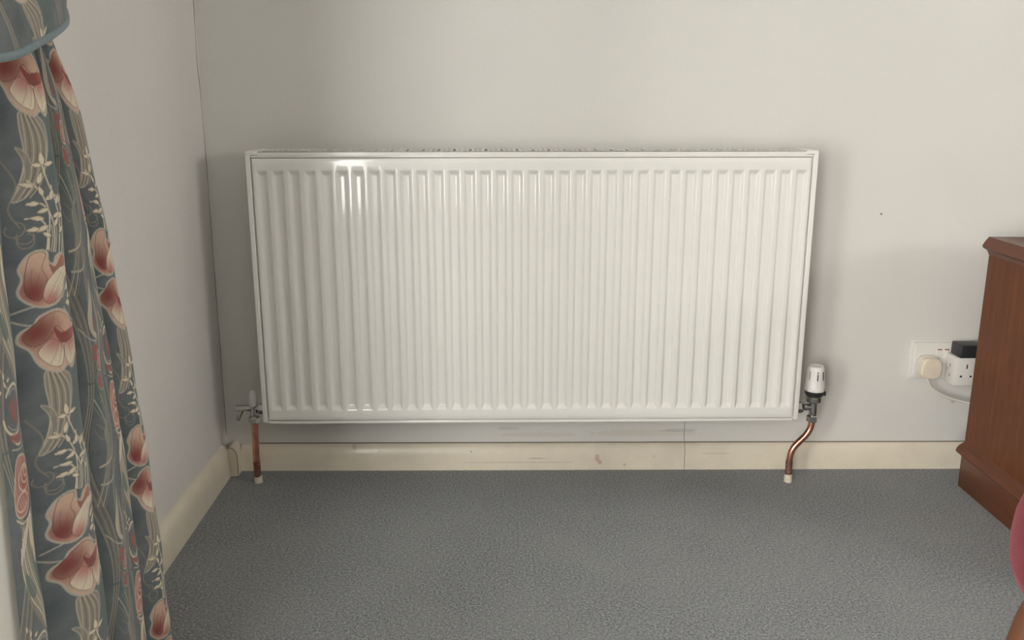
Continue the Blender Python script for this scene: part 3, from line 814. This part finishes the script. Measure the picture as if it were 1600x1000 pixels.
for dx in (0, 14, 28):
    stroke(TF([(30 + dx, 85), (18 + dx, 130), (30 + dx, 210), (60 + dx, 260)]), 1.0, 'pale')
stroke(TF([(25, 280), (60, 305), (110, 300), (130, 285)]), 2.0, 'cream'); stroke(TF([(8, 20), (50, 45), (110, 15)]), 2.2, 'cream'); stroke(TF([(5, 50), (60, 62), (105, 50)]), 1.6, 'pale')
stroke(TF([(140 + 66 * math.cos(q), 795 + 78 * math.sin(q)) for q in np.linspace(-2.4, 2.9, 16)]), 3.0, 'cream')
stroke(TF([(140 + 54 * math.cos(q), 795 + 64 * math.sin(q)) for q in np.linspace(-2.2, 2.5, 14)]), 1.1, 'pale')
fill(TF([(110, 760), (135, 770), (160, 820), (140, 840), (115, 800)]), 'red', 0.8); fill(TF([(160, 760), (185, 775), (185, 810), (165, 800)]), 'red', 0.8); fill(TF([(100, 870), (150, 875), (200, 905), (130, 900)]), 'red', 0.7)
for u, v, a in ((66, 665, 100), (80, 690, 70), (92, 715, 120), (70, 720, 200), (100, 700, 20)): leaf(*TF((u, v)), a, 9, 4)
stroke(TF([(75, 660), (85, 700), (120, 740)]), 1.0, 'cream')
# --- column B: feathered leaf, buds, stems
for k, (x0, x1) in enumerate(((352, 470), (368, 458), (392, 448), (410, 438), (425, 430))):
    stroke(TB([(x0, 120 - 8 * k), (x0 + 50, 190), (x1 - 10, 250), (x1 + 4, 330), (x1 - 14, 430), (x1 - 50, 560)]), 2.0 if k % 2 else 1.3, 'pale' if k % 2 else 'taupe')
fill(TB([(425, 205), (455, 230), (470, 320), (450, 420), (430, 470), (425, 400), (440, 320)]), 'taupe', 0.7)
stroke(TB([(395, 395), (440, 385), (480, 365), (505, 330)]), 4.2, 'taupe'); stroke(TB([(395, 395), (440, 385), (480, 365), (505, 330)]), 1.4, 'cream')
stroke(TB([(400, 470), (450, 470), (515, 440), (560, 390)]), 2.4, 'pale')
stroke(TB([(372, 240), (400, 280), (440, 270), (460, 235)]), 1.2, 'taupe'); stroke(TB([(380, 215), (420, 240), (470, 215), (490, 160)]), 1.2, 'taupe')
fill(TB([(533, 505), (500, 552), (472, 612), (466, 672), (492, 722), (540, 742), (548, 722), (512, 700), (508, 650), (530, 590), (540, 545)]), 'pale', 1, outline='line')
for k in range(6):
    stroke(TB([(532 - k * 2, 512 + k * 5), (505 - k * 2 + 2 * k, 560 + k * 8), (482 + k * 4, 620 + k * 6), (478 + k * 5, 675 + k * 4), (505 + k * 4, 712)]), 0.8, 'line' if k % 2 else 'cream', 0.7)
fill(TB([(540, 640), (552, 665), (545, 705), (530, 690)]), 'red', 0.9)
stroke(TB([(420, 690), (470, 735), (530, 750), (565, 735)]), 1.8, 'pale'); stroke(TB([(410, 640), (440, 700), (500, 790), (560, 960)]), 1.3, 'taupe')
fill(TB([(495, 765), (560, 775), (545, 790), (500, 795)]), 'red', 0.85); fill(TB([(488, 800), (545, 810), (520, 830), (495, 825)]), 'red', 0.75)
fill(TB([(530, 830), (560, 790), (585, 820), (580, 865), (545, 870), (525, 855)]), 'red', 1, grad=('pink', TB((560, 835)), 16), outline='cream', ow=1.6)
stroke(TB([(545, 850), (560, 820), (575, 835), (562, 858), (548, 850)]), 1.3, 'cream')
fill(TB([(520, 880), (555, 900), (575, 945), (535, 945), (515, 920)]), 'red', 0.95, outline='pale', ow=1.1)
for k in range(4): stroke(TB([(470 + 12 * k, 760), (480 + 10 * k, 850), (520 + 8 * k, 960), (530 + 6 * k, 1040)]), 1.1, 'taupe', 0.9)
fill(TB([(580, 560), (605, 610), (618, 700), (600, 800), (575, 870), (590, 760), (592, 660)]), 'taupe', 0.9, outline='pale')
for k in range(4): stroke(TB([(583 + 3 * k, 580), (603 + 2 * k, 680), (598, 780), (582, 850)]), 0.8, 'cream', 0.8)
for cx, cy in ((470, 180), (520, 190), (505, 150)): stroke(TB([(cx + 26 * math.cos(q), cy + 26 * math.sin(q)) for q in np.linspace(0, 5.2, 10)]), 1.1, 'taupe')
# --- column A: striped leaf, spray, tulips
fill(TA([(250, 752), (300, 765), (335, 800), (342, 870), (320, 950), (285, 1020), (245, 1040), (262, 960), (262, 880), (248, 800)]), 'taupe', 1, outline='pale', ow=1.2)
for k in range(7):
    o_ = k * 11
    stroke(TA([(254 + o_ * 0.5, 760), (264 + o_, 830), (268 + o_, 900), (258 + o_ * 0.9, 980), (248 + o_ * 0.6, 1030)]), 0.8, 'line' if k % 2 else 'cream', 0.75)
fill(TA([(345, 770), (432, 800), (440, 960), (400, 1010), (350, 960), (352, 860)]), 'teal', 0.45)
fill(TA([(365, 712), (440, 705), (436, 760), (432, 808)]), 'cream', 0.9, smooth=False, outline='pale', ow=1.0)
fill(TA([(385, 716), (402, 712), (396, 730)]), 'olive', 0.7); fill(TA([(410, 730), (424, 728), (420, 748)]), 'olive', 0.5)
for cx, cy in ((175, 290), (150, 265), (178, 305)): stroke(TA([(cx + 22 * math.cos(q), cy + 24 * math.sin(q)) for q in np.linspace(-1.5, 3.6, 10)]), 1.1, 'taupe')
stroke(TA([(160, 540), (190, 528), (230, 520)]), 1.6, 'pale'); stroke(TA([(155, 560), (185, 580), (215, 590)]), 1.6, 'pale')
stroke(TA([(300, 515), (330, 465), (380, 440), (420, 430)]), 1.3, 'pale'); stroke(TA([(300, 548), (345, 600), (400, 612), (430, 590)]), 1.3, 'pale')
stroke(TA([(330, 60), (345, 120), (350, 220), (380, 330)]), 1.2, 'taupe'); stroke(TA([(100, 40), (140, 120), (130, 200), (160, 260)]), 1.2, 'taupe')
fill(TA([(130, 0), (165, 30), (175, 100), (150, 165), (135, 170), (158, 100), (150, 40)]), 'taupe', 0.8, outline='pale')
# spray stems and leaves
stems = [[(207, 62), (222, 105), (245, 150), (285, 190), (310, 245)], [(165, 108), (190, 130), (215, 165), (240, 230), (245, 345)], [(180, 185), (215, 190), (250, 240), (265, 300), (262, 352)],
         [(240, 130), (262, 190), (285, 250), (288, 360)], [(285, 190), (300, 230), (312, 300), (305, 365)], [(170, 232), (205, 235), (235, 270), (240, 340)], [(310, 245), (330, 300), (332, 370)]]
for s_ in stems: stroke(TA(s_), 1.5, 'cream')
for k in range(6): stroke(TA([(236 + 17 * k, 345 + 5 * k), (240 + 17 * k, 300), (232 + 17 * k, 262)]), 1.0, 'cream')
leaves = [(208, 62, 92, 20, 8), (205, 62, 172, 15, 6), (212, 60, 8, 20, 6), (196, 122, 70, 18, 7), (186, 128, 165, 20, 6), (214, 162, 110, 16, 6), (222, 175, 25, 16, 6), (205, 185, 180, 18, 6), (240, 178, 75, 17, 7),
          (236, 205, 195, 18, 6), (262, 195, 60, 18, 7), (252, 235, 15, 18, 6), (224, 238, 170, 20, 6), (278, 192, 50, 17, 6), (292, 215, 10, 15, 6), (240, 262, 200, 20, 7), (262, 268, 60, 16, 6), (275, 240, 20, 18, 6), (300, 240, 5, 14, 5), (322, 236, 20, 12, 5),
          (212, 268, 185, 17, 6), (252, 300, 150, 15, 6), (285, 292, 40, 15, 6)]
for u, v, a, ln, wd in leaves: leaf(*TA((u, v)), a, ln * 0.78, wd * 0.85)
# upper tulip
fill(TA([(215, 527), (182, 502), (167, 470), (173, 430), (164, 395), (180, 356), (210, 340), (238, 350), (243, 382), (262, 392), (272, 368), (302, 363), (328, 382), (332, 405), (360, 420), (354, 442), (322, 450), (306, 482), (290, 512), (254, 531)]), 'rose', 1, grad=('red', TA((205, 470)), 34), outline='pale', ow=2.2)
fill(TA([(186, 360), (212, 345), (234, 356), (222, 400), (238, 440), (222, 505), (190, 490), (178, 440)]), 'rose', 1, grad=('crimson', TA((200, 480)), 40), outline='line', ow=0.6)
fill(TA([(245, 388), (270, 402), (300, 368), (325, 385), (318, 408), (280, 415), (262, 430)]), 'crimson', 0.75, grad=('red', TA((300, 380)), 20))
fill(TA([(228, 500), (236, 455), (262, 425), (300, 408), (358, 422), (350, 442), (318, 452), (302, 484), (284, 508), (250, 524)]), 'cream', 1, grad=('pink', TA((250, 520)), 26), outline='line', ow=0.6)
for a, b in (((240, 515), (300, 425)), ((250, 520), (325, 430)), ((262, 522), (300, 470)), ((205, 500), (195, 400)), ((215, 505), (215, 420))):
    stroke(TA([a, ((a[0] + b[0]) / 2 - 6, (a[1] + b[1]) / 2 - 4), b]), 0.7, 'crimson', 0.55)
# lower tulip
fill(TA([(222, 560), (270, 547), (320, 574), (345, 614), (402, 620), (396, 650), (410, 672), (386, 700), (366, 735), (346, 768), (320, 752), (295, 768), (250, 747), (225, 716), (206, 672), (180, 640), (182, 606), (208, 586)]), 'rose', 1, grad=('red', TA((225, 610)), 40), outline='pale', ow=2.2)
fill(TA([(225, 570), (268, 555), (312, 580), (340, 618), (300, 632), (272, 604), (250, 640), (215, 660), (190, 635), (192, 606)]), 'rose', 1, grad=('crimson', TA((215, 612)), 42), outline='line', ow=0.6)
fill(TA([(262, 606), (292, 632), (350, 628), (378, 640), (340, 664), (300, 672), (276, 650)]), 'crimson', 0.95, grad=('red', TA((360, 640)), 20))
fill(TA([(252, 645), (275, 655), (300, 690), (298, 745), (270, 742), (240, 715), (225, 680)]), 'cream', 1, grad=('pink', TA((268, 655)), 24), outline='line', ow=0.6)
fill(TA([(302, 680), (345, 662), (385, 645), (398, 668), (378, 698), (345, 755), (318, 742)]), 'cream', 1, grad=('pink', TA((330, 665)), 24), outline='line', ow=0.6)
for a, b in (((280, 660), (260, 730)), ((290, 670), (285, 738)), ((320, 680), (335, 742)), ((340, 672), (375, 690)), ((230, 570), (205, 640)), ((260, 562), (240, 630)), ((300, 580), (320, 615))):
    stroke(TA([a, ((a[0] + b[0]) / 2 + 4, (a[1] + b[1]) / 2), b]), 0.7, 'crimson', 0.55)
for u, v, a in ((318, 492, 25), (328, 522, 18), (312, 535, -12), (352, 560, -22), (372, 502, 40)): leaf(*TA((u, v)), a, 17, 7)
def sample_print(u, v):
    fu = (u / RES - 0.5); fv = (v / RES - 0.5)
    i0 = np.floor(fu).astype(int); j0 = np.floor(fv).astype(int); a = (fu - i0)[..., None]; b = (fv - j0)[..., None]
    i1 = (i0 + 1) % NXp; j1 = (j0 + 1) % NYp; i0 %= NXp; j0 %= NYp
    return (TILE[j0, i0] * (1 - a) + TILE[j0, i1] * a) * (1 - b) + (TILE[j1, i0] * (1 - a) + TILE[j1, i1] * a) * b
def grid_mesh(name, X, Y, Z, mat, parent, col=None):
    nv, nu = X.shape
    me = bpy.data.meshes.new(name)
    co = np.stack([X, Y, Z], -1).reshape(-1, 3).astype(np.float32)
    me.vertices.add(nv * nu); me.vertices.foreach_set('co', co.ravel())
    idx = np.arange(nv * nu).reshape(nv, nu)
    q = np.stack([idx[:-1, :-1], idx[:-1, 1:], idx[1:, 1:], idx[1:, :-1]], -1).reshape(-1, 4).astype(np.int32)
    nf = len(q)
    me.loops.add(nf * 4); me.loops.foreach_set('vertex_index', q.ravel())
    me.polygons.add(nf); me.polygons.foreach_set('loop_start', np.arange(0, nf * 4, 4, dtype=np.int32))
    me.polygons.foreach_set('use_smooth', np.ones(nf, bool))
    me.update(calc_edges=True)
    me.materials.append(mat)
    if col is not None:
        at = me.color_attributes.new('print', 'FLOAT_COLOR', 'POINT')
        at.data.foreach_set('color', np.concatenate([col.reshape(-1, 3), np.ones((nv * nu, 1))], 1).astype(np.float32).ravel())
    o = bpy.data.objects.new(name, me); COL.objects.link(o)
    if parent: o.parent = parent
    return o

# curtain folds: crease positions along the wall as a function of height
def crease(z):
    zc = np.minimum(z, 0.97)
    y = np.stack([0.0635 * zc - 1.1873 - 0.026, 0.1268 * zc ** 2 - 0.1022 * zc - 1.1069 + 0.035, -0.0374 * zc ** 2 + 0.0007 * zc - 0.9767 + 0.035,
                  -0.1771 * zc ** 2 + 0.0447 * zc - 0.8695 + 0.028, -0.1293 * zc ** 2 - 0.0617 * zc - 0.7643 + 0.030, -0.1293 * zc ** 2 - 0.0617 * zc - 0.7643 + 0.050], 0)
    ex = np.maximum(z - 0.99, 0)
    for k in range(6): y[k] = y[k] - ex * (0.55 * (5 - k) / 5)
    return y
CREASE_U = [-84.0, 36.0, 152.0, 388.0, 505.0, 560.0]     # print position (mm) at each crease
zz = np.concatenate([np.arange(0.012, 1.03, 0.0013), np.linspace(1.031, 2.15, 60)])
SEGN = [150, 190, 240, 170, 40]
X0 = -0.637
cols_y, cols_x, cols_u = [], [], []
Yc = crease(zz)
tie = np.exp(-((zz - 0.965) / 0.07) ** 2)
amp_k = [0.040, 0.046, 0.040, 0.040, 0.0]
for k in range(5):
    n = SEGN[k]
    ts = np.linspace(0, 1, n, endpoint=(k == 4))
    for tq in ts:
        ph = 0.12 * np.sin(zz * 5.0 + k * 1.9)
        wob = tq + ph * tq * (1 - tq)
        y = Yc[k] + (Yc[k + 1] - Yc[k]) * (wob if k < 4 else tq)
        if k < 4:
            s = math.sin(PI * (0.36 + 0.64 * tq)) if k == 0 else math.sin(PI * tq); b = max(s, 0.0) ** 0.75
            a = amp_k[k] * (1 - 0.35 * tie)
            x = X0 + a * b
            # secondary soft pleats
            if k == 2: x = x + 0.007 * math.sin(3 * PI * tq) * (1 - 0.3 * tie) * np.cos(zz * 2.0 - 0.6)
            if k == 1: x = x + 0.004 * math.sin(2 * PI * tq + 0.6) * np.sin(zz * 4.0 + 1.0) * s
        else:
            x = X0 - 0.06 * tq * np.ones_like(zz)
        x = x + 0.0012 * np.sin(zz * 38 + tq * 5 + k) * math.sin(PI * min(tq, 1.0))
        cols_x.append(x); cols_y.append(y)
        if k < 4:
            wu = 0.5 - 0.5 * math.cos(PI * tq)
            uu = tq + 0.0 * wu
        else: uu = tq
        cols_u.append(CREASE_U[k] + (CREASE_U[k + 1] - CREASE_U[k]) * uu)
CXg = np.stack(cols_x, 1); CYg = np.stack(cols_y, 1); CZg = np.repeat(zz[:, None], CXg.shape[1], 1)
Ug = np.repeat(np.array(cols_u)[None], len(zz), 0)
Vg = CZg * 1000.0 + (150 - 352.0)
cu = empty('floral_curtain', (-0.65, -0.97, 0.0))
tag(cu, 'slate blue floral print curtain with pink tulips gathered by a tieback', 'curtain')
off = np.array([-0.65, -0.97, 0.0])
grid_mesh('curtain_cloth', CXg - off[0], CYg - off[1], CZg, M['print'], cu, sample_print(Ug, Vg))
# ivory lining that shows past the leading edge
zl = np.linspace(0.015, 2.14, 110); sl = np.linspace(0, 1, 60)
ZL, SLg = np.meshgrid(zl, sl, indexing='ij')
ex_ = np.interp(zl, zz, CXg[:, 0])[:, None]; ey_ = np.interp(zl, zz, CYg[:, 0])[:, None]
YL = ey_ + 0.012 - SLg * 0.17
XLn = ex_ - 0.003 - 0.030 * SLg - 0.010 * np.sin(SLg * 7.0) * (1 + 0.3 * np.sin(ZL * 4))
grid_mesh('curtain_lining', XLn - off[0], YL - off[1], ZL, M['lining'], cu)

# tieback: shaped band of the same cloth with a piped lower edge
tb = empty('curtain_tieback', (-0.65, -0.99, 0.92))
tag(tb, 'floral fabric tieback with blue piped edge holding the curtain', 'tieback')
ring = [(-0.716, -0.83, 1.045), (-0.668, -0.845, 1.022), (-0.628, -0.868, 0.998), (-0.601, -0.915, 0.972), (-0.590, -0.975, 0.954), (-0.584, -1.03, 0.941), (-0.580, -1.08, 0.929), (-0.580, -1.13, 0.922),
        (-0.592, -1.185, 0.920), (-0.625, -1.215, 0.925), (-0.665, -1.19, 0.945), (-0.690, -1.10, 0.985), (-0.704, -0.98, 1.025), (-0.714, -0.88, 1.045)]
path = spline(ring, 40, True)
toff = np.array([-0.65, -0.99, 0.92])
PP = np.array([tuple(p) for p in path] + [tuple(path[0])])
arc = np.concatenate([[0], np.cumsum(np.linalg.norm(np.diff(PP, axis=0), axis=1))])
cen = np.array([-0.655, -1.01])
hh = np.linspace(0, 0.085, 62)
dirv = PP[:, :2] - cen; dirv /= np.linalg.norm(dirv, axis=1)[:, None]
front = np.clip((PP[:, 0] + 0.70) / 0.08, 0.25, 1)
bul = np.sin(np.linspace(0, PI, 62)) * 0.006
BX = PP[None, :, 0] + dirv[None, :, 0] * bul[:, None]; BY = PP[None, :, 1] + dirv[None, :, 1] * bul[:, None]; BZ = PP[None, :, 2] + hh[:, None] * front[None]
ub_ = np.repeat((-arc * 1000 + 355)[None], 62, 0); vb_ = (BZ - 0.92) * 1000     # the band is cut on the bias
UU = (ub_ + vb_) * 0.7 + 4; VV = (vb_ - ub_) * 0.7 + 55
grid_mesh('tieback_band', BX - toff[0], BY - toff[1], BZ - toff[2], M['print'], tb, sample_print(UU, VV))
bm = bmesh.new(); add_tube(bm, [Vector(p) - Vector(toff) for p in path[::3]], 0.0046, 10, True)
from_bm('piping_cord', bm, M['piping'], tb, 60)
lathe('wall_hook', [(0.010, 0.0), (0.010, 0.003), (0.003, 0.005), (0.003, 0.014), (0.006, 0.016)], M['chrome'], tb, 16, (-0.725 + 0.65, -0.85 + 0.99, 1.06 - 0.92), 'x')
